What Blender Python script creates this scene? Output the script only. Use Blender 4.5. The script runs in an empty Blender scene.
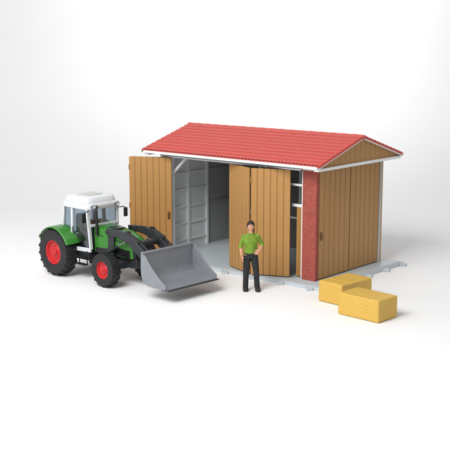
import bpy, bmesh, math, random
from mathutils import Vector as V, Matrix as M, noise
random.seed(4)
S=bpy.context.scene; COL=bpy.context.collection
pi=math.pi
# ---------------------------------------------------------------- materials
def mat(name,col,rough=.45,var=.08,scale=6,bump=.0,metal=0,spec=.4,bscale=60,stretch=(1,1,1),bdist=.01):
    m=bpy.data.materials.new(name);m.use_nodes=True;nt=m.node_tree;N=nt.nodes;K=nt.links
    b=N['Principled BSDF'];b.inputs['Roughness'].default_value=rough;b.inputs['Metallic'].default_value=metal
    b.inputs['Specular IOR Level'].default_value=spec
    tc=N.new('ShaderNodeTexCoord');mp=N.new('ShaderNodeMapping');mp.inputs['Scale'].default_value=stretch
    K.new(tc.outputs['Object'],mp.inputs['Vector'])
    n=N.new('ShaderNodeTexNoise');n.inputs['Scale'].default_value=scale;n.inputs['Detail'].default_value=5
    K.new(mp.outputs[0],n.inputs['Vector'])
    r=N.new('ShaderNodeValToRGB')
    r.color_ramp.elements[0].position=.3;r.color_ramp.elements[1].position=.7
    r.color_ramp.elements[0].color=[c*(1-var) for c in col]+[1]
    r.color_ramp.elements[1].color=[min(1,c*(1+var)) for c in col]+[1]
    K.new(n.outputs['Fac'],r.inputs['Fac']);K.new(r.outputs['Color'],b.inputs['Base Color'])
    if bump:
        n2=N.new('ShaderNodeTexNoise');n2.inputs['Scale'].default_value=bscale;n2.inputs['Detail'].default_value=4
        K.new(mp.outputs[0],n2.inputs['Vector'])
        bp=N.new('ShaderNodeBump');bp.inputs['Strength'].default_value=bump;bp.inputs['Distance'].default_value=bdist
        K.new(n2.outputs['Fac'],bp.inputs['Height']);K.new(bp.outputs[0],b.inputs['Normal'])
    return m
def glassmat():
    m=bpy.data.materials.new('window_glass');m.use_nodes=True;nt=m.node_tree;N=nt.nodes;K=nt.links
    N.remove(N['Principled BSDF']);o=N['Material Output']
    t=N.new('ShaderNodeBsdfTransparent');t.inputs[0].default_value=(.76,.82,.86,1)
    g=N.new('ShaderNodeBsdfGlossy');g.inputs['Roughness'].default_value=.06
    f=N.new('ShaderNodeLayerWeight');f.inputs['Blend'].default_value=.25
    q=N.new('ShaderNodeMath');q.operation='MULTIPLY_ADD';q.inputs[1].default_value=.3;q.inputs[2].default_value=.04
    x=N.new('ShaderNodeMixShader');K.new(f.outputs['Facing'],q.inputs[0]);K.new(q.outputs[0],x.inputs[0]);K.new(t.outputs[0],x.inputs[1]);K.new(g.outputs[0],x.inputs[2]);K.new(x.outputs[0],o.inputs[0])
    return m
MT=dict(
 ground=mat('white_paper',(.845,.848,.852),.7,.01,.3,spec=.1),
 base=mat('pale_grey_plastic',(.50,.55,.58),.45,.04),
 brown=mat('tan_plank_plastic',(.405,.212,.066),.42,.02,1.0),
 groove=mat('plank_groove',(.23,.11,.034),.6,.06),
 latch=mat('latch_brown',(.16,.075,.025),.5,.06),
 white=mat('white_plastic',(.78,.79,.80),.4,.03),
 cabwhite=mat('cab_grey_white',(.62,.64,.66),.38,.03),
 postgrey=mat('post_grey_plastic',(.48,.48,.46),.45,.03),
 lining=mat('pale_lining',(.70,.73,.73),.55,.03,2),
 shade_lining=mat('shaded_lining',(.32,.33,.33),.55,.04,2),  # pale lining with the inner shade of the wall's rear half painted in
 deepshade_lining=mat('deep_shaded_lining',(.12,.11,.10),.6,.08,2),  # dark interior shade painted into the back wall lining colour
 roof=mat('red_tile_plastic',(.55,.080,.064),.47,.03,1.5),
 brick=mat('red_brick',(.33,.062,.045),.6,.22,9,.2),
 mortar=mat('mortar',(.36,.15,.12),.8,.1),
 black=mat('black_plastic',(.014,.014,.016),.4,.15),
 rubber=mat('tyre_rubber',(.017,.017,.019),.6,.2,10,.1),
 red=mat('red_rim',(.50,.018,.022),.35,.06),
 green=mat('tractor_green',(.036,.195,.024),.27,.06),
 dark=mat('charcoal_plastic',(.024,.026,.030),.40,.12),
 grey=mat('bucket_grey',(.205,.22,.245),.33,.06,4,spec=.5),
 steel=mat('bright_steel',(.6,.6,.62),.25,.05,metal=.9),
 lamp=mat('lamp_lens',(.8,.8,.78),.15,.02,spec=.8),
 glass=glassmat(),
 skin=mat('skin',(.62,.31,.2),.5,.04,12),
 hair=mat('dark_hair',(.022,.015,.011),.6,.35,40,.6,bscale=60),
 shirt=mat('green_shirt',(.165,.285,.026),.75,.2,9,.8,bscale=11,bdist=.03),
 trous=mat('dark_trousers',(.017,.019,.022),.75,.2,8,.8,bscale=9,bdist=.03),
 boot=mat('boot_leather',(.02,.016,.013),.5,.2),
 eyew=mat('eye_white',(.62,.6,.57),.3,.01),
 lip=mat('lip',(.45,.17,.12),.5,.03),
 hay=mat('golden_hay',(.62,.39,.075),.5,.06,10,.2,bscale=30,stretch=(1,6,6)),
)
# ---------------------------------------------------------------- mesh builder
class MB:
    def __init__(s): s.v=[];s.f=[]
    def add(s,vs,fs,m=None):
        o=len(s.v);s.v+=[(m@V(p)) if m else V(p) for p in vs];s.f+=[[i+o for i in q] for q in fs];return s
    def box(s,a,b,m=None):
        x0,y0,z0=a;x1,y1,z1=b
        return s.add([(x0,y0,z0),(x1,y0,z0),(x1,y1,z0),(x0,y1,z0),(x0,y0,z1),(x1,y0,z1),(x1,y1,z1),(x0,y1,z1)],
          [(3,2,1,0),(4,5,6,7),(0,1,5,4),(1,2,6,5),(2,3,7,6),(3,0,4,7)],m)
    def cbox(s,c,d,m=None):
        return s.box([c[i]-d[i]/2 for i in range(3)],[c[i]+d[i]/2 for i in range(3)],m)
    def loft(s,rings,cap=True,m=None,closed=False):
        n=len(rings[0]);vs=[p for r in rings for p in r];fs=[]
        k=len(rings)
        for i in range(k if closed else k-1):
            a=i*n;b=((i+1)%k)*n
            for j in range(n): fs.append((a+j,a+(j+1)%n,b+(j+1)%n,b+j))
        if cap and not closed: fs+= [tuple(reversed(range(n))),tuple(range((k-1)*n,k*n))]
        return s.add(vs,fs,m)
    def tube(s,path,rad,n=12,flat=1,m=None,square=False,up=(0,0,1)):
        path=[V(p) for p in path];k=len(path)
        if not hasattr(rad,'__len__'): rad=[rad]*k
        rings=[];x=None
        for i,p in enumerate(path):
            t=((path[min(i+1,k-1)]-p).normalized()+(p-path[max(i-1,0)]).normalized()).normalized()
            if x is None:
                u=V(up)
                if abs(t.dot(u))>.95:u=V((0,1,0))
                x=t.cross(u).normalized()
            else: x=(x-t*x.dot(t)).normalized()
            y=t.cross(x);r=rad[i]
            if square:
                rr=r if hasattr(r,'__len__') else (r,r)
                rings.append([p+x*a*rr[0]+y*b*rr[1] for a,b in((1,1),(-1,1),(-1,-1),(1,-1))])
            else: rings.append([p+x*(r*math.cos(2*pi*j/n))+y*(r*flat*math.sin(2*pi*j/n)) for j in range(n)])
        return s.loft(rings,m=m)
    def eloft(s,L,n=20,m=None,pw=1.):
        R=[]
        for cx,cy,cz,rx,ry in L:
            q=[]
            for j in range(n):
                a=2*pi*j/n;c,d=math.cos(a),math.sin(a)
                q.append((cx+rx*math.copysign(abs(c)**pw,c),cy+ry*math.copysign(abs(d)**pw,d),cz))
            R.append(q)
        return s.loft(R,m=m)
    def ell(s,c,r,m=None,n=16,k=10):
        R=[]
        for i in range(1,k):
            a=pi*i/k;R.append([(c[0]+r[0]*math.sin(a)*math.cos(2*pi*j/n),c[1]+r[1]*math.sin(a)*math.sin(2*pi*j/n),c[2]-r[2]*math.cos(a)) for j in range(n)])
        o=len(s.v);s.loft(R,cap=False,m=m)
        for sg,base in((-1,0),(1,(k-2)*n)):
            p=V((c[0],c[1],c[2]+sg*r[2]));s.v.append((m@p) if m else p);t=len(s.v)-1
            for j in range(n): s.f.append([t,o+base+j,o+base+(j+1)%n])
        return s
    def lathe(s,prof,n=40,m=None,closed=True):   # prof (y,r) around y axis
        R=[[(r*math.cos(2*pi*j/n),y,r*math.sin(2*pi*j/n)) for j in range(n)] for y,r in prof]
        return s.loft(R,m=m,closed=closed)
    def prism(s,poly,y0,y1,m=None):   # poly in (x,z), extruded along y
        return s.loft([[(x,y0,z) for x,z in poly],[(x,y1,z) for x,z in poly]],m=m)
    def build(s,name,m,parent=None,bevel=0,smooth=35,loc=None,seg=2):
        me=bpy.data.meshes.new(name);me.from_pydata([tuple(p) for p in s.v],[],[list(f) for f in s.f])
        bm=bmesh.new();bm.from_mesh(me);bmesh.ops.recalc_face_normals(bm,faces=bm.faces);bm.to_mesh(me);bm.free()
        me.materials.append(m)
        for p in me.polygons:p.use_smooth=True
        me.set_sharp_from_angle(angle=math.radians(smooth))
        o=bpy.data.objects.new(name,me);COL.objects.link(o)
        if parent:o.parent=parent
        if loc:o.location=loc
        if bevel:
            b=o.modifiers.new('bevel','BEVEL');b.width=bevel;b.segments=seg;b.limit_method='ANGLE';b.angle_limit=math.radians(40)
            b.harden_normals=False
        return o
def remesh(o,vox,it=2):
    r=o.modifiers.new('r','REMESH');r.mode='VOXEL';r.voxel_size=vox
    sm=o.modifiers.new('s','SMOOTH');sm.iterations=it;sm.factor=.5
    dg=bpy.context.evaluated_depsgraph_get();dg.update()
    me=bpy.data.meshes.new_from_object(o.evaluated_get(dg))
    o.modifiers.clear();o.data=me
    for p in me.polygons:p.use_smooth=True
    return o
def empty(name,label,cat,loc=(0,0,0),rz=0,group=None):
    o=bpy.data.objects.new(name,None);COL.objects.link(o);o.location=loc;o.rotation_euler=(0,0,rz);o['label']=label;o['category']=cat
    if group:o['group']=group
    return o
def dup(o,parent,loc=None):
    c=o.copy();COL.objects.link(c);c.parent=parent
    if loc:c.location=loc
    for ch in [x for x in bpy.data.objects if x.parent==o]:dup(ch,c)
    return c
T=M.Translation
def RZ(a):return M.Rotation(a,4,'Z')
def RY(a):return M.Rotation(a,4,'Y')
# ---------------------------------------------------------------- ground with sweep
fp=V((-.648,.762,0));rt=V((.762,.648,0))
prof=[(-45,0),(-20,0),(0,0),(12,0)]
for i in range(1,17):
    a=pi/2*i/16;prof.append((12+7*math.sin(a),7-7*math.cos(a)))
prof.append((19,22))
g=MB();vs=[];fs=[]
xs=[-45,-20,0,20,45]
for t,z in prof:
    for x in xs: vs.append(fp*t+rt*x+V((0,0,z)))
for i in range(len(prof)-1):
    for j in range(4):
        a=i*5+j;fs.append((a,a+1,a+6,a+5))
g.add(vs,fs);gd=g.build('ground',MT['ground']);gd['kind']='structure'
# ---------------------------------------------------------------- barn
L,D=5.5,3.1;hE,hR=3.14,3.75;oF,oR=.457,.332;B=.456
barn=empty('toy_barn','brown plank toy barn with red tiled roof, open folding doors and pale grey base','barn')
b=MB();b.box((-L-B,-B,0),(B,D+B,.085))
b.box((-L-B+.06,-B+.06,.085),(B-.06,D+B-.06,.1))
base=b.build('base_plate',MT['base'],barn,.012)
tab=lambda pts:MB().loft([[(x,y,.004) for x,y in pts],[(x,y,.07) for x,y in pts]]).build('connector_tab',MT['base'],base,.006)
for i in range(7):
    x=-L-.1+i*.93;y=-B
    tab([(x+.03,y+.01),(x,y-.05),(x+.06,y-.10),(x+.09,y-.15),(x+.16,y-.15),(x+.19,y-.10),(x+.25,y-.05),(x+.22,y+.01)])
for i in range(5):
    y=-.2+i*.88;x=B
    tab([(x-.01,y+.03),(x+.05,y),(x+.10,y+.06),(x+.15,y+.08),(x+.15,y+.17),(x+.10,y+.19),(x+.05,y+.25),(x-.01,y+.22)])
def planks(mb,w,z0,z1,n,th=.05,m=None):
    pw=w/n
    for i in range(n): mb.box((i*pw+.008,-th/2,z0),((i+1)*pw-.008,th/2,z1),m)
def core(par,w,z0,z1,th,m):
    k=MB();k.box((.012,-th/2+.009,z0+.004),(w-.012,th/2-.009,z1-.004),m);return k.build('backing_panel',MT['groove'],par)
def along(p0,p1):
    a=math.atan2(p1[1]-p0[1],p1[0]-p0[0]);return T((p0[0],p0[1],0))@RZ(a),math.hypot(p1[0]-p0[0],p1[1]-p0[1])
def handle(par,m,x,z,side):
    h=MB();h.box((x-.035,side*.026,z-.11),(x+.035,side*.042,z+.11),m);h.tube([(x,side*.03,z-.07),(x,side*.075,z-.06),(x,side*.075,z+.06),(x,side*.03,z+.07)],.016,8,m=m)
    return h.build('door_handle',MT['latch'],par)
def leaf(name,p0,p1,z0,z1,n,side=-1,hx=None,hz=1.25,hinges=None):
    m,w=along(p0,p1);k=MB();planks(k,w,z0,z1,n,.05,m)
    o=k.build(name,MT['brown'],barn,.008);core(o,w,z0,z1,.05,m)
    if hx is not None: handle(o,m,hx*w,hz,side)
    if hinges is not None:
        for z in(z0+.3,(z0+z1)/2,z1-.3):
            h=MB();h.tube([(hinges*w,side*.03,z-.07),(hinges*w,side*.03,z+.07)],.02,8,m=m);h.build('hinge',MT['brown'],o)
    return o
Z0,Z1=.13,2.94
leaf('folding_door',(-.80,-.09),(-1.79,-.49),Z0,Z1,6,1,.93,1.3,.985)
leaf('folding_door',(-1.84,-.48),(-2.85,-.09),Z0,Z1,6,1,None)
leaf('folding_door',(-5.04,-.10),(-6.13,-.60),Z0,Z1,6,-1,None)
leaf('folding_door',(-6.11,-.69),(-4.91,-.18),Z0,Z1,7,-1,.93,1.3,.01)
GX=-.075
leaf('side_door',(GX,.12),(GX,1.535),Z0,2.96,6,-1,.07,1.25)
leaf('side_door',(GX,1.56),(GX,2.98),Z0,2.96,6,-1,None)
k=MB();m,w=along((-L,D-.03),(0,D-.03));planks(k,w,.1,3.15,26,.05,m);bw=k.build('back_wall',MT['brown'],barn);core(bw,w,.1,3.15,.05,m)
k=MB();k.box((-L+.06,D-.1,.1),(-.1,D-.06,3.1));k.build('wall_lining',MT['deepshade_lining'],bw)
k=MB()
for i in range(7): k.box((-L+.5+i*.75,D-.16,.1),(-L+.58+i*.75,D-.102,3.05))
for z in(1.0,2.0,2.85): k.box((-L+.1,D-.145,z),(-.1,D-.104,z+.06))
k.build('wall_frame',MT['lining'],bw)
k=MB();m,w=along((-L+.03,D-.06),(-L+.03,.13));planks(k,w,.1,3.1,14,.05,m);lw=k.build('side_wall',MT['brown'],barn);core(lw,w,.1,3.1,.05,m)
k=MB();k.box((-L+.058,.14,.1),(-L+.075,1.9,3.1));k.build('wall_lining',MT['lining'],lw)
k=MB();k.box((-L+.058,1.905,.1),(-L+.077,D-.1,3.1));k.build('wall_lining',MT['shade_lining'],lw)  # rear half of the same wall, carries the painted shade
k=MB()
for z in(.35,.85,1.35,1.85,2.35,2.85): k.box((-L+.07,.16,z),(-L+.12,1.9,z+.05))
for y in(.16,.98,1.82): k.box((-L+.07,y,.1),(-L+.14,y+.08,3.05))
k.build('wall_frame',MT['white'],lw,.006)
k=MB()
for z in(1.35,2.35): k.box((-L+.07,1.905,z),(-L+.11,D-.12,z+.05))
k.build('wall_frame',MT['shade_lining'],lw,.006)
def pillar(x0,x1,y0,y1):
    k=MB();k.box((x0+.006,y0+.006,.1),(x1-.006,y1-.006,3.0));c=k.build('brick_pillar',MT['mortar'],barn)
    k=MB();h=.082;n=int(2.88/h)
    for i in range(n):
        z=.104+i*h;cuts=[x0,(x0+x1)/2,x1] if i%2==0 else [x0,x0+(x1-x0)*.25,x0+(x1-x0)*.75,x1]
        for a,bb in zip(cuts,cuts[1:]): k.box((a+(.005 if a>x0 else 0),y0,z),(bb-(.005 if bb<x1 else 0),y1,z+h-.01))
    k.build('brick_facing',MT['brick'],c,.003,seg=1)
pillar(-.475,-.045,-.02,.1)
k=MB();k.box((-.1,2.99,.1),(-.01,3.09,3.0));k.build('corner_post',MT['postgrey'],barn,.008)
k=MB();k.box((-L,-.04,.1),(-L+.44,.1,2.94));k.build('corner_post',MT['white'],barn,.01)
k=MB();k.box((-.535,.02,.1),(-.485,.1,2.93));k.build('door_post',MT['lining'],barn,.008)
k=MB();k.tube([(-5.12,.04,2.42),(-4.52,.04,2.98)],[(.028,.038)]*2,square=True);k.build('corner_brace',MT['white'],barn,.006)
leaf('fixed_panel',(-.745,.12),(-.54,.12),Z0,1.95,2,-1)
k=MB();k.box((-.9,.10,1.955),(-.54,.16,2.03));k.build('panel_frame',MT['white'],barn,.006)
k=MB();k.box((-.9,.10,2.5),(-.54,.15,2.56));k.build('panel_frame',MT['white'],barn,.006)
k=MB();k.box((-L,-.05,2.955),(-.045,.06,3.2));k.build('header_beam',MT['white'],barn,.008)
k=MB();k.box((-L+.4,-.16,2.945),(-.45,-.055,2.985));k.build('door_track',MT['steel'],barn,.004)
sl=(hR-hE)/(D/2+oF);ang=math.atan(sl)
for i in range(5):
    x=-L+.25+i*1.2;k=MB()
    zc=lambda y:hE+sl*(min(y,D-y)+oF)-.1
    k.tube([(x,.07,zc(.07)-.02),(x,D/2,zc(D/2)-.02)],[(.035,.05)]*2,square=True)
    k.tube([(x,D-.1,zc(.1)-.02),(x,D/2,zc(D/2)-.02)],[(.035,.05)]*2,square=True)
    k.tube([(x,.07,3.0),(x,D-.12,3.0)],[(.03,.04)]*2,square=True)
    k.build('rafter',MT['white'],barn)
for xg,s in((.2,1),(-L-.2,-1)):
    k=MB();y0,y1=-oF+.1,D+oF-.1
    n=16
    for i in range(n):
        a=y0+(y1-y0)*i/n+.005;c=y0+(y1-y0)*(i+1)/n-.005
        za=hE+sl*(min(a,D-a)+oF)-.06;zb=hE+sl*(min(c,D-c)+oF)-.06
        z0=3.04
        k.loft([[(xg-.03,a,z0),(xg-.03,c,z0),(xg-.03,c,max(zb,z0+.002)),(xg-.03,a,max(za,z0+.002))],[(xg+.03,a,z0),(xg+.03,c,z0),(xg+.03,c,max(zb,z0+.002)),(xg+.03,a,max(za,z0+.002))]])
    gp=k.build('gable_panel',MT['brown'],barn)
    k=MB();R=lambda x:[(x,y0+.25,3.045),(x,y1-.25,3.045),(x,y1-.25,3.13),(x,D/2,hR-.1),(x,y0+.25,3.13)]
    k.loft([R(xg-.024),R(xg+.024)]);k.build('backing_panel',MT['groove'],gp)
    k=MB();k.box((xg-.06,-oF+.05,2.995),(xg+.085,D+oF-.05,3.068));k.build('tie_beam',MT['white'],barn,.006)
    xa=xg+s*.075
    ring=lambda x,h0,h1:[(x,ya,hE-h0),(x,D/2,hR-h0),(x,D/2,hR-h1),(x,ya,hE-h1)]
    k=MB()
    for ya in(-oF,D+oF): k.loft([ring(xa,.078,.05),ring(xa+s*.05,.078,.05)])
    k.build('barge_board',MT['white'],barn,.003)
    k=MB()
    for ya in(-oF,D+oF): k.loft([ring(xa-s*.02,.048,.013),ring(xa+s*.062,.048,.013)])
    k.build('verge_trim',MT['roof'],barn,.004)
for sg in(0,1):
    k=MB();y=-oF if sg==0 else D+oF-.05
    k.box((-L-oR+.004,y,hE-.088),(oR-.004,y+.05,hE-.018));k.build('eave_trim',MT['white'],barn,.006)
k=MB()
for sg in(0,1):
    ya=-oF+.05 if sg==0 else D+oF-.05
    za=hE+sl*.05
    k.loft([[(-L-oR+.06,ya,za-.05),(oR-.06,ya,za-.05),(oR-.06,ya,za-.02),(-L-oR+.06,ya,za-.02)],[(-L-oR+.06,D/2,hR-.05),(oR-.06,D/2,hR-.05),(oR-.06,D/2,hR-.02),(-L-oR+.06,D/2,hR-.02)]])
k.build('roof_lining',MT['lining'],barn)
k=MB();per=.118;X0,X1=-L-oR,oR;nt=round((X1-X0)/per);sp=6;nx=nt*sp
courses=10;rows=[]
for c in range(courses):
    for q in(0,.5,1): rows.append(((c+q)/courses,(1-q)*.017))
for sg in(0,1):
    vs=[];fs=[]
    for t,h in rows:
        for i in range(nx+1):
            ph=(i%sp)/sp;hh=h+.023*(.5-.5*math.cos(2*pi*ph))**.7
            yy=-oF+(D/2+oF)*t-math.sin(ang)*hh;zz=hE+(hR-hE)*t+math.cos(ang)*hh
            vs.append((X0+(X1-X0)*i/nx,yy if sg==0 else D-yy,zz))
    for r in range(len(rows)-1):
        for i in range(nx):
            a=r*(nx+1)+i;fs.append((a,a+1,a+nx+2,a+nx+1))
    k.add(vs,fs)
    ys=(-oF,D/2) if sg==0 else (D+oF,D/2)
    k.loft([[(X0,ys[0],hE-.012),(X1,ys[0],hE-.012),(X1,ys[0],hE+.006),(X0,ys[0],hE+.006)],[(X0,ys[1],hR-.012),(X1,ys[1],hR-.012),(X1,ys[1],hR+.006),(X0,ys[1],hR+.006)]])
roof=k.build('roof',MT['roof'],barn,smooth=50)
k=MB();n=18
for i in range(n):
    a=X0+(X1-X0)*i/n;c=X0+(X1-X0)*(i+1)/n
    k.tube([(a,D/2,hR-.022),(a+.05,D/2,hR-.022),(c+.012,D/2,hR-.026)],[.062,.06,.056],14)
k.build('ridge_cap',MT['roof'],roof)
# ---------------------------------------------------------------- tractor
WB=1.95
tr=empty('toy_tractor','green toy tractor with white cab, red wheel rims and grey front loader bucket','tractor',(-5.94,-2.78,0),math.radians(-3))
def wheel(R,w,rim,nl,loc):
    k=MB()
    for sd in(-1,1):
        k.lathe([(sd*w*.30,.02),(sd*w*.36,.02),(sd*w*.36,rim*.2),(sd*w*.30,rim*.24)],24)
        for j in range(8):
            a=2*pi*j/8;k.tube([(rim*.3*math.cos(a),sd*w*.2,rim*.3*math.sin(a)),(rim*.3*math.cos(a),sd*w*.29,rim*.3*math.sin(a))],rim*.035,8)
    k.lathe([(-w*.3,.015),(w*.3,.015),(w*.3,.1),(-w*.3,.1)],16)
    wh=k.build('wheel',MT['red'],tr,loc=loc)
    k=MB();h=w/2
    k.lathe([(-h*.72,rim*.97),(-h*.9,rim*1.02),(-h,rim+(R-rim)*.35),(-h*.98,R*.86),(-h*.86,R*.935),(-h*.4,R*.955),(h*.4,R*.955),(h*.86,R*.935),(h*.98,R*.86),(h,rim+(R-rim)*.35),(h*.9,rim*1.02),(h*.72,rim*.97)],56)
    for j in range(nl):
        for sd in(-1,1):
            a=2*pi*(j+(.5 if sd>0 else 0))/nl
            q=[]
            for (u,off) in((.0,0),(.55,.4),(1.0,.75)):
                y=sd*h*u*.99;da=off*2*pi/nl*.55
                r0=R*.93-(.06*R if u==1 else 0);r1=R*(1.0 if u<1 else .955)
                hw=.02*(1.15 if u==0 else 1.4)
                ring=[]
                for rr_,sg in((r0,-1),(r0,1),(r1,.8),(r1,-.8)):
                    an=a+da+sg*hw/rr_*1.1;ring.append((rr_*math.cos(an),y,rr_*math.sin(an)))
                q.append(ring)
            k.loft(q)
    k.build('tyre',MT['rubber'],wh,smooth=30)
    k=MB();pr=[(h*.8,rim*1.0),(h*.84,rim*.97),(h*.78,rim*.9),(h*.45,rim*.82),(h*.36,rim*.55),(h*.5,rim*.45),(h*.5,rim*.3),(h*.58,rim*.27),(h*.58,.03)]
    k.lathe(pr+[(-y,r) for y,r in reversed(pr)],40)
    k.build('rim',MT['red'],wh,smooth=30)
    return wh
rw=wheel(.635,.40,.33,18,(0,-.72,.64));dup(rw,tr,(0,.72,.64))
fw=wheel(.445,.30,.23,15,(WB,-.70,.45));dup(fw,tr,(WB,.70,.45))
k=MB();k.box((-.35,-.2,.42),(1.1,.2,.85));k.box((1.1,-.17,.45),(2.4,.17,.85))
k.tube([(0,-.6,.64),(0,.6,.64)],.13,16);k.tube([(WB,-.6,.45),(WB,.6,.45)],.075,12);k.box((2.35,-.22,.48),(2.6,.22,.72));k.cbox((WB,0,.5),(.22,.3,.2))
k.box((-.62,-.16,.5),(-.3,.16,.62));k.box((.5,-.5,.5),(1.0,-.24,.74));k.box((.5,.24,.5),(1.0,.5,.74))
k.build('chassis',MT['dark'],tr,.02)
def rr(x,hw,z0,z1,c=.09,n=5):
    P=[]
    for cy,cz,a0 in((hw-c,z1-c,0),(-hw+c,z1-c,pi/2)):
        for i in range(n): a=a0+pi/2*i/(n-1);P.append((x,cy+c*math.cos(a),cz+c*math.sin(a)))
    P+=[(x,-hw,z0),(x,hw,z0)];return P
HZ=[(1.06,.33,.74,1.42),(1.45,.325,.74,1.40),(1.95,.31,.73,1.33),(2.3,.29,.72,1.22),(2.46,.26,.72,1.12)]
k=MB();k.loft([rr(*q) for q in HZ]+[rr(2.5,.21,.76,1.03)])
hood=k.build('hood',MT['green'],tr,.01)
for sd in(-1,1):
    k=MB();k.loft([[(1.12,sd*.3,.735),(2.4,sd*.25,.715),(2.4,sd*.25,.93),(1.75,sd*.3,.97),(1.55,sd*.3,.88),(1.12,sd*.3,.86)],[(1.12,sd*.34,.735),(2.4,sd*.286,.715),(2.4,sd*.286,.93),(1.75,sd*.33,.97),(1.55,sd*.332,.88),(1.12,sd*.342,.86)]])
    for j in range(5):
        z=.755+j*.036;k.loft([[(1.75,sd*.3,z),(2.33,sd*.27,z),(2.33,sd*.27,z+.016),(1.75,sd*.3,z+.016)],[(1.75,sd*.342,z),(2.33,sd*.306,z),(2.33,sd*.306,z+.016),(1.75,sd*.342,z+.016)]])
    k.build('side_vent',MT['black'],hood)
    k=MB();k.loft([[(1.15,sd*.3,1.19),(2.15,sd*.28,1.10),(2.15,sd*.28,1.125),(1.15,sd*.3,1.215)],[(1.15,sd*.333,1.19),(2.15,sd*.305,1.10),(2.15,sd*.305,1.125),(1.15,sd*.333,1.215)]])
    k.build('trim_strip',MT['black'],hood)
k=MB();k.box((1.3,-.14,1.38),(1.75,.14,1.405));k.build('air_intake',MT['black'],hood,.008)
k=MB();k.loft([rr(2.455,.24,.70,1.10,.06),rr(2.56,.22,.71,1.05,.06)])
for j in range(8): k.cbox((2.565,0,.735+j*.026),(.02,.37,.012))
gr=k.build('grille',MT['black'],tr,.006)
for sd in(-1,1):
    k=MB();k.ell((2.55,sd*.135,.985),(.03,.058,.034));k.build('headlight',MT['lamp'],tr)
# cab
k=MB()
for sd in(-1,1):
    for P in([(.0,sd*.53,1.1),(.04,sd*.50,1.9)],[(.42,sd*.55,.95),(.42,sd*.52,1.9)],[(1.07,sd*.45,.8),(1.0,sd*.50,1.9)]): k.tube(P,[(.036,.042)]*2,square=True)
    k.tube([(.0,sd*.53,1.1),(.42,sd*.55,1.1)],[(.03,.04)]*2,square=True)
    k.tube([(.42,sd*.55,.78),(1.07,sd*.45,.78)],[(.03,.055)]*2,square=True)
    k.tube([(.42,sd*.55,1.12),(.42,sd*.55,.78)],[(.036,.036)]*2,square=True)
for x,z,y in((.0,1.1,.53),(1.055,1.43,.46)): k.tube([(x,-y,z),(x,y,z)],[(.03,.036)]*2,square=True)
cab=k.build('cab_frame',MT['cabwhite'],tr,.01)
def pane(P,par=cab):
    k=MB();c=sum((V(p) for p in P),V())/len(P);n=(V(P[1])-V(P[0])).cross(V(P[2])-V(P[0])).normalized()*.005
    k.loft([[V(p)-n for p in P],[V(p)+n for p in P]]);k.build('window_pane',MT['glass'],par)
for sd in(-1,1):
    pane([(.04,sd*.53,1.14),(.39,sd*.545,1.14),(.39,sd*.52,1.85),(.07,sd*.502,1.85)])
    pane([(.46,sd*.545,.84),(1.03,sd*.457,.84),(.97,sd*.50,1.85),(.46,sd*.518,1.85)])
pane([(.005,-.49,1.14),(.005,.49,1.14),(.04,.47,1.85),(.04,-.47,1.85)])
pane([(1.055,-.42,1.47),(1.055,.42,1.47),(1.01,.47,1.85),(1.01,-.47,1.85)])
k=MB()
k.eloft([(.54,0,z,a,c) for z,a,c in((1.85,.53,.525),(1.865,.59,.585),(1.96,.60,.59),(2.0,.58,.57),(2.005,.5,.49))],32,pw=.35)
k.eloft([(.50,0,z,a,c) for z,a,c in((1.995,.53,.53),(2.05,.53,.53),(2.13,.50,.50),(2.16,.46,.46),(2.165,.3,.3))],32,pw=.35)
rf=k.build('cab_roof',MT['cabwhite'],tr,smooth=50)
k=MB();k.box((.3,-.25,2.16),(.72,.25,2.185));k.build('roof_hatch',MT['postgrey'],rf,.012)
k=MB();k.box((1.0,-.3,1.895),(1.148,.3,1.965));k.build('roof_vent',MT['postgrey'],rf,.012)
k=MB();k.box((.05,-.48,1.835),(1.02,.48,1.86));k.build('headliner',MT['postgrey'],rf)
for sd in(-1,1):
    k=MB();k.cbox((1.15,sd*.4,1.93),(.05,.15,.07));wl=k.build('work_light',MT['dark'],tr,.01)
    k=MB();k.cbox((1.179,sd*.4,1.93),(.008,.12,.05));k.build('lamp_lens',MT['lamp'],wl)
k=MB();k.box((-.0,-.44,.86),(1.02,.44,.9));k.box((.82,-.36,.9),(1.03,.36,1.40));k.box((.05,-.48,.9),(.40,-.30,1.12));k.box((.05,.30,.9),(.40,.48,1.12));k.build('cab_floor',MT['dark'],tr,.01)
k=MB();k.eloft([(.34,0,.9,.14,.16),(.34,0,1.05,.2,.21),(.36,0,1.16,.2,.21)],16,pw=.5);k.eloft([(.19,0,1.1,.05,.2),(.14,0,1.38,.05,.21),(.10,0,1.6,.035,.16)],16,pw=.5)
k.build('driver_seat',MT['black'],tr)
k=MB();mm=T((.72,0,1.44))@RY(math.radians(-30))
pts=[(.15*math.cos(2*pi*i/24),.15*math.sin(2*pi*i/24),0) for i in range(24)]
k.loft([[mm@V((p[0]*(1+.1*math.cos(2*pi*j/8)),p[1]*(1+.1*math.cos(2*pi*j/8)),.015*math.sin(2*pi*j/8))) for j in range(8)] for p in pts],closed=True)
k.tube([mm@V((0,0,0)),(.9,0,1.2)],.022,8);k.tube([mm@V((-.14,0,0)),mm@V((.14,0,0))],.014,6);k.tube([mm@V((0,-.14,0)),mm@V((0,.14,0))],.014,6)
k.build('steering_wheel',MT['black'],tr)
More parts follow.
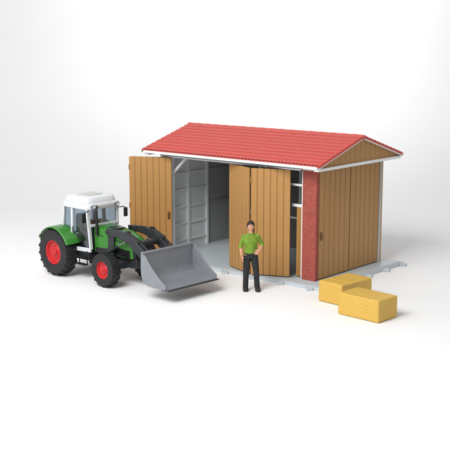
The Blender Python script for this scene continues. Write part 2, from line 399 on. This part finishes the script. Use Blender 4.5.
for sd in(-1,1):   # rear fenders
    k=MB();R=[]
    for i in range(12):
        a=math.radians(25+i*11.5);r=.71
        x=r*math.cos(a);z=.64+r*math.sin(a)
        ca,sa=math.cos(a),math.sin(a)
        R.append([(x,sd*.5,z),(x,sd*.89,z-.015),(x-ca*.05,sd*.92,z-sa*.05),(x-ca*.05,sd*.905,z-sa*.05),(x-ca*.03,sd*.88,z-sa*.035),(x-ca*.03,sd*.5,z-sa*.03)])
    k.loft(R);k.loft([[(.71*math.cos(a)*q,sd*.47,.64+.71*math.sin(a)*q) for q in(.55,1)]+[(.71*math.cos(a)*q,sd*.5,.64+.71*math.sin(a)*q) for q in(1,.55)] for a in[math.radians(25+i*11.5) for i in range(12)]])
    fe=k.build('fender',MT['green'],tr,.006)
    k=MB();k.cbox((-.64,sd*.76,1.0),(.04,.2,.08));k.build('tail_light',MT['red'],fe,.01)
    k=MB();k.box((.62,sd*.5,.38),(.98,sd*.62,.41));k.box((.62,sd*.5,.58),(.98,sd*.62,.61));k.box((.62,sd*.5,.38),(.65,sd*.52,.75));k.box((.95,sd*.5,.38),(.98,sd*.52,.75));k.build('step',MT['black'],tr,.005)
    k=MB();k.tube([(1.04,sd*.5,1.82),(1.12,sd*.66,1.82),(1.12,sd*.7,1.79)],.014,8);k.cbox((1.12,sd*.71,1.67),(.03,.12,.24));k.build('mirror',MT['black'],tr,.008)
    k=MB();k.tube([(.5,sd*.575,1.2),(.5,sd*.60,1.22),(.5,sd*.60,1.34),(.5,sd*.575,1.36)],.014,8);k.build('door_handle',MT['black'],cab)
k=MB();k.tube([(1.22,-.37,1.2),(1.22,-.37,1.45),(1.22,-.37,1.9),(1.26,-.37,1.97)],[.045,.04,.027,.027],12);k.build('exhaust_pipe',MT['black'],tr)
# loader
bx,bz=.08,-.03;AY=.415
for sd in(-1,1):
    k=MB();k.prism([(1.6,.55),(1.9,.55),(1.88,1.1),(1.93,1.43),(1.62,1.43),(1.66,1.1)],sd*.345,sd*.37);k.tube([(1.75,sd*.15,.65),(1.75,sd*.36,.65)],.06,10)
    k.build('loader_bracket',MT['dark'],tr,.01)
    k=MB();k.tube([(1.72,sd*AY,1.36),(2.2,sd*AY,1.36),(2.66,sd*AY,1.25),(3.0,sd*AY,.98),(3.28+bx,sd*AY,.68+bz)],[(.042,.07),(.047,.10),(.052,.13),(.047,.12),(.04,.08)],square=True)
    k.tube([(1.73,sd*.345,1.36),(1.73,sd*(AY+.06),1.36)],.065,14);k.tube([(3.27+bx,sd*(AY-.08),.69+bz),(3.27+bx,sd*(AY+.08),.69+bz)],.055,12);k.tube([(2.66,sd*(AY-.06),1.26),(2.66,sd*(AY+.06),1.26)],.06,12)
    ar=k.build('loader_arm',MT['dark'],tr,.012)
    k=MB();k.tube([(1.8,sd*.41,.85),(2.1,sd*AY,1.03)],.042,12);k.build('lift_cylinder',MT['black'],ar)
    k=MB();k.tube([(2.1,sd*AY,1.03),(2.5,sd*AY,1.24)],.024,10);k.build('piston_rod',MT['steel'],ar)
    k=MB();k.tube([(2.5,sd*AY,1.42),(2.95,sd*AY,1.25)],.05,12);k.prism([(2.38,1.30),(2.62,1.28),(2.56,1.48),(2.44,1.48)],sd*(AY-.035),sd*(AY+.035));k.tube([(2.95,sd*AY,1.25),(3.29+bx,sd*AY,1.02+bz)],.032,10);k.build('tilt_cylinder',MT['black'],ar)
k=MB();k.tube([(2.74,-AY,1.15),(2.74,AY,1.15)],.08,14);k.box((2.68,-.2,1.0),(2.78,.2,1.2));k.build('cross_tube',MT['dark'],tr,.008)
k=MB();k.box((3.27+bx,-.55,.56+bz),(3.335+bx,.55,.72+bz));k.box((3.27+bx,-.55,.94+bz),(3.345+bx,.55,1.07+bz))
for sd in(-1,1):k.box((3.20+bx,sd*AY-.09,.56+bz),(3.337+bx,sd*AY+.09,1.09+bz))
k.build('tool_carrier',MT['dark'],tr,.008)
W=.85;mb=T((bx,0.03,bz-.04))
P=[(4.28,.405),(3.66,.40),(3.5,.44),(3.41,.54),(3.37,.69),(3.36,.88),(3.38,1.18)]
Q=[(4.28,.42),(3.67,.435),(3.53,.47),(3.445,.56),(3.405,.70),(3.395,.88),(3.41,1.18)]
sect=[mb@V((x,0,z)) for x,z in P+Q[::-1]]
k=MB();n=len(sect)
k.v=[V((p.x,p.y+y,p.z)) for y in(-W,W) for p in sect]
for i in range(n): k.f.append([i,(i+1)%n,n+(i+1)%n,n+i])
h=len(P)
for o in(0,n):
    for i in range(h-1): k.f.append([o+i,o+i+1,o+n-2-i,o+n-1-i])
k.box((3.34,-W,1.16),(3.43,W,1.21),mb)
bk=k.build('bucket',MT['grey'],tr,.005,smooth=40)
for sd in(-1,1):
    k=MB();k.prism([(4.24,.41),(3.66,.402),(3.5,.442),(3.412,.542),(3.372,.69),(3.362,.88),(3.382,1.17),(3.5,1.16),(3.75,.88),(4.0,.66),(4.24,.51)],sd*W,sd*(W+.03),mb)
    k.build('side_plate',MT['grey'],bk,.005)
k=MB();k.box((4.10,-W-.02,.39),(4.35,W+.02,.406),mb);k.build('cutting_edge',MT['dark'],bk,.004)
# ---------------------------------------------------------------- person
def hand(k,w,d,nr,t,curl=1):
    w=V(w);d=V(d).normalized();nr=V(nr);nr=(nr-d*nr.dot(d)).normalized();t=V(t);t=(t-d*t.dot(d)-nr*t.dot(nr)).normalized()
    mm=M.Identity(4)
    for i in range(3): mm[i][0]=d[i];mm[i][1]=t[i];mm[i][2]=nr[i];mm[i][3]=w[i]
    k.eloft([(0,0,-.014,.03,.026),(0,0,.014,.03,.026)],12,m=mm)
    k.ell((.05,0,0),(.058,.044,.019),mm)
    for i,l in enumerate((.074,.084,.078,.06)):
        y=.035-.0235*i;p=V((.088-.004*abs(i-1),y,0));pts=[p]
        for dd,f in(((1,.02*(1.5-i),.15*curl),.42),((.8,0,.6*curl),.33),((.45,0,.9*curl),.27)):
            p=p+V(dd).normalized()*l*f;pts.append(p.copy())
        k.tube([V((.06,y*.9,0))]+pts,[.0105,.0105,.0098,.009,.0075],8,m=mm)
    k.tube([(.02,.028,.004),(.045,.055,.01),(.075,.066,.02),(.098,.064,.03)],[.014,.013,.0115,.009],8,m=mm)
PX,PY=-1.0,-1.47
k=MB()
aR=[(-.17,.005,1.40),(-.25,.04,1.14),(-.235,-.07,.91)]
aL=[(.17,.005,1.40),(.30,.06,1.16),(.20,-.15,1.05)]
k.eloft([(0,.01,.85,.13,.1),(0,.01,.95,.15,.112),(0,0,1.07,.135,.1),(0,0,1.25,.165,.112),(0,.005,1.37,.165,.1),(0,.01,1.43,.12,.08),(0,.01,1.48,.06,.06)])
k.tube([(0,.012,1.44),(0,.0,1.57)],[.055,.052],14)
k.ell((0,.0,1.648),(.079,.097,.112));k.ell((0,-.03,1.595),(.058,.064,.062));k.ell((0,-.07,1.563),(.026,.022,.02))
k.ell((0,-.1,1.632),(.013,.02,.028));k.ell((0,-.108,1.618),(.017,.017,.012))
for sd in(-1,1):
    k.ell((sd*.081,.008,1.635),(.012,.02,.032));k.ell((sd*.045,-.062,1.615),(.025,.025,.03))
    k.ell((sd*.165,.005,1.385),(.05,.05,.05))
LEG={-1:[(-.085,.01,.93),(-.115,-.005,.5),(-.125,.015,.06)],1:[(.085,.01,.93),(.135,-.05,.5),(.165,-.04,.06)]}
for sd in(-1,1):
    k.tube(LEG[sd],[.092,.06,.04],14);a=LEG[sd][2];k.ell((a[0]+sd*.01,a[1]-.06,.05),(.04,.085,.03))
for A in(aR,aL): k.tube([A[0],A[1],V(A[1]).lerp(V(A[2]),.35),A[2]],[.047,.04,.041,.029],14)
dR=V(aR[2])-V(aR[1]);hand(k,aR[2],dR,(.9,.2,.1),(.1,-1,0),.7)
dL=V((-.65,-.4,-.45));hand(k,aL[2],dL,(-.3,.9,-.3),(-.3,-.1,.9),.8)
person=k.build('person',MT['skin'],None);remesh(person,.0048,3)
person.location=(PX,PY,0);person.rotation_euler=(0,0,math.atan2(14.11-PX,20.22+PY)+.12)
person['label']='person in green shirt and dark trousers standing in front of the folding doors';person['category']='person'
k=MB()
k.eloft([(0,.01,.93,.168,.126),(0,.01,.97,.171,.128),(0,.0,1.07,.152,.118),(0,0,1.25,.182,.13),(0,.005,1.34,.19,.12),(0,.008,1.40,.18,.105),(0,.01,1.435,.135,.09),(0,.012,1.462,.08,.075),(0,.014,1.472,.066,.064)],28)
for A in(aR,aL):
    e=V(A[1]);a0=V(A[0])+V((0,0,-.02))
    k.tube([a0+V((-A[0][0]*.25,0,.012)),a0,a0.lerp(e,.5),e],[.055,.061,.057,.052],14)
    k.tube([e,V(A[1]).lerp(V(A[2]),.3)],[.052,.05],14);k.ell(e,(.05,.05,.05))
    k.ell((A[0][0],.005,1.385),(.062,.062,.062))
sh=k.build('shirt',MT['shirt'],person);remesh(sh,.007,6)
k=MB()
for sd in(-1,1): k.tube([(sd*.012,-.098,1.405),(sd*.045,-.08,1.45),(sd*.068,-.02,1.478),(sd*.05,.06,1.488),(0,.078,1.49)],[.008,.017,.015,.013,.012],8)
k.build('collar',MT['shirt'],sh)
for z in(1.35,1.27,1.19,1.11,1.03): MB().ell((0,-.129+.1*abs(z-1.25),z),(.007,.005,.007)).build('button',MT['boot'],sh)
k=MB()
k.eloft([(0,.01,.83,.145,.115),(0,.01,.88,.162,.122),(0,.01,.955,.16,.118)])
for sd in(-1,1):
    h0,h1,h2=[V(p) for p in LEG[sd]]
    k.tube([(h0.x*.95,.01,.9),h0.lerp(h1,.5),h1,h1.lerp(h2,.55),h2+V((0,0,.025))],[.104,.09,.077,.07,.072],16)
tz=k.build('trousers',MT['trous'],person);remesh(tz,.008,4)
for sd in(-1,1):
    a=LEG[sd][2];k=MB();x=a[0]+sd*.006;y=a[1]
    k.eloft([(x,y,.14,.055,.06),(x,y-.015,.11,.062,.085),(x,y-.04,.085,.064,.125),(x,y-.055,.05,.066,.145),(x,y-.055,.02,.066,.148),(x,y-.055,.0,.064,.145)],18,pw=.8);k.build('boot',MT['boot'],person)
k=MB();k.eloft([(0,.01,.93,.171,.129),(0,.01,.965,.174,.131)],24);k.build('belt',MT['boot'],person)
# hair: a shell cut back over the face
k=MB();HC=V((0,.008,1.655));k.ell((0,.01,1.668),(.094,.110,.112),n=48,k=36)
for i,p in enumerate(k.v):
    hl=1.706-.25*abs(p.x)
    hid=(p.y<-.03 and p.z<hl) or (-.03<=p.y<.012 and p.z<1.625) or (.012<=p.y<.04 and abs(p.x)>.05 and p.z<1.655) or p.z<1.57
    if hid: k.v[i]=HC+(p-HC)*.8
    else: k.v[i]=p+(p-HC).normalized()*(.012*abs(noise.noise(p*38+V((3,1,2)))))
k.build('hair',MT['hair'],person,smooth=60)
for sd in(-1,1):
    k=MB();k.ell((sd*.031,-.082,1.647),(.013,.008,.007));e=k.build('eye',MT['eyew'],person)
    k=MB();k.ell((sd*.031,-.0885,1.647),(.006,.003,.0065));k.build('iris',MT['hair'],e)
    k=MB();k.tube([(sd*.014,-.0945,1.666),(sd*.032,-.091,1.671),(sd*.05,-.077,1.666)],[.002,.003,.002],6);k.build('eyebrow',MT['hair'],person)
k=MB();k.tube([(-.022,-.088,1.588),(0,-.095,1.587),(.022,-.088,1.588)],[.002,.004,.002],8);k.build('mouth',MT['lip'],person)
# ---------------------------------------------------------------- bales
def bale(loc,rz,label,seed):
    lx,ly,lz=.57,.37,.258;rd=.04;n=64
    bm=bmesh.new();bmesh.ops.create_cube(bm,size=2);bmesh.ops.subdivide_edges(bm,edges=bm.edges[:],cuts=n,use_grid_fill=True)
    off=V((seed*7.3,seed*3.1,0))
    for v in bm.verts:
        p=V((v.co.x*lx,v.co.y*ly,v.co.z*lz))
        q=V((max(-lx+rd,min(lx-rd,p.x)),max(-ly+rd,min(ly-rd,p.y)),max(-lz+rd,min(lz-rd,p.z))))
        d=p-q;nn=d.normalized();p=q+nn*rd
        h=.0038*noise.noise(V((p.x*6,p.y*34,p.z*34))+off)+.003*noise.noise(V((p.x*30,p.y*16,p.z*40))+off)+.003*noise.noise(p*3+off)
        for c in(-.26,.26):
            h-=.012*math.exp(-((p.x-c)/.014)**2)
        v.co=p+nn*h+V((0,0,lz))
    zmin=min(v.co.z for v in bm.verts)
    for v in bm.verts: v.co.z-=zmin
    me=bpy.data.meshes.new('hay_bale');bm.to_mesh(me);bm.free();me.materials.append(MT['hay'])
    for p in me.polygons:p.use_smooth=True
    o=bpy.data.objects.new('hay_bale',me);COL.objects.link(o);o.location=loc;o.rotation_euler=(0,0,rz)
    o['label']=label;o['category']='hay bale';o['group']='hay bales beside the barn'
bale((2.51,-1.57,0),math.radians(-4),'yellow hay bale nearest the camera, partly covering the other bale',1)
bale((1.33,-.70,0),math.radians(84),'yellow hay bale lying behind, partly hidden, next to the grey base of the barn',2)
# ---------------------------------------------------------------- light, world, camera
w=bpy.data.worlds.new('World');S.world=w;w.use_nodes=True
w.node_tree.nodes['Background'].inputs[0].default_value=(.985,.992,1,1);w.node_tree.nodes['Background'].inputs[1].default_value=.48
def area(name,loc,tgt,size,power,col=(1,1,1),spread=180):
    l=bpy.data.lights.new(name,'AREA');l.size=size;l.energy=power;l.color=col;l.spread=math.radians(spread)
    o=bpy.data.objects.new(name,l);COL.objects.link(o);o.location=loc
    o.rotation_euler=(V(tgt)-V(loc)).to_track_quat('-Z','Y').to_euler();return o
area('key_softbox',(1,-18,17),(-1.5,0,1),11,5000,(1,.99,.975))
area('fill_softbox',(-10,-19,14),(-2,0,1),14,1000)
bl=fp*8+V((0,0,21));bt=fp*19+V((0,0,13))
area('backdrop_added_lamp',bl,bt,6,800,spread=75)  # added lamp, there only to whiten the upper sweep
cam=bpy.data.cameras.new('camera');co=bpy.data.objects.new('camera',cam);COL.objects.link(co)
co.location=(14.11,-20.219,6.151);co.rotation_euler=(pi/2-.184,0,.705)
cam.sensor_width=36;cam.lens=36*983.5/450;cam.clip_end=300;cam.clip_start=.1
S.camera=co
S.view_settings.view_transform='Standard';S.view_settings.look='None';S.view_settings.exposure=0
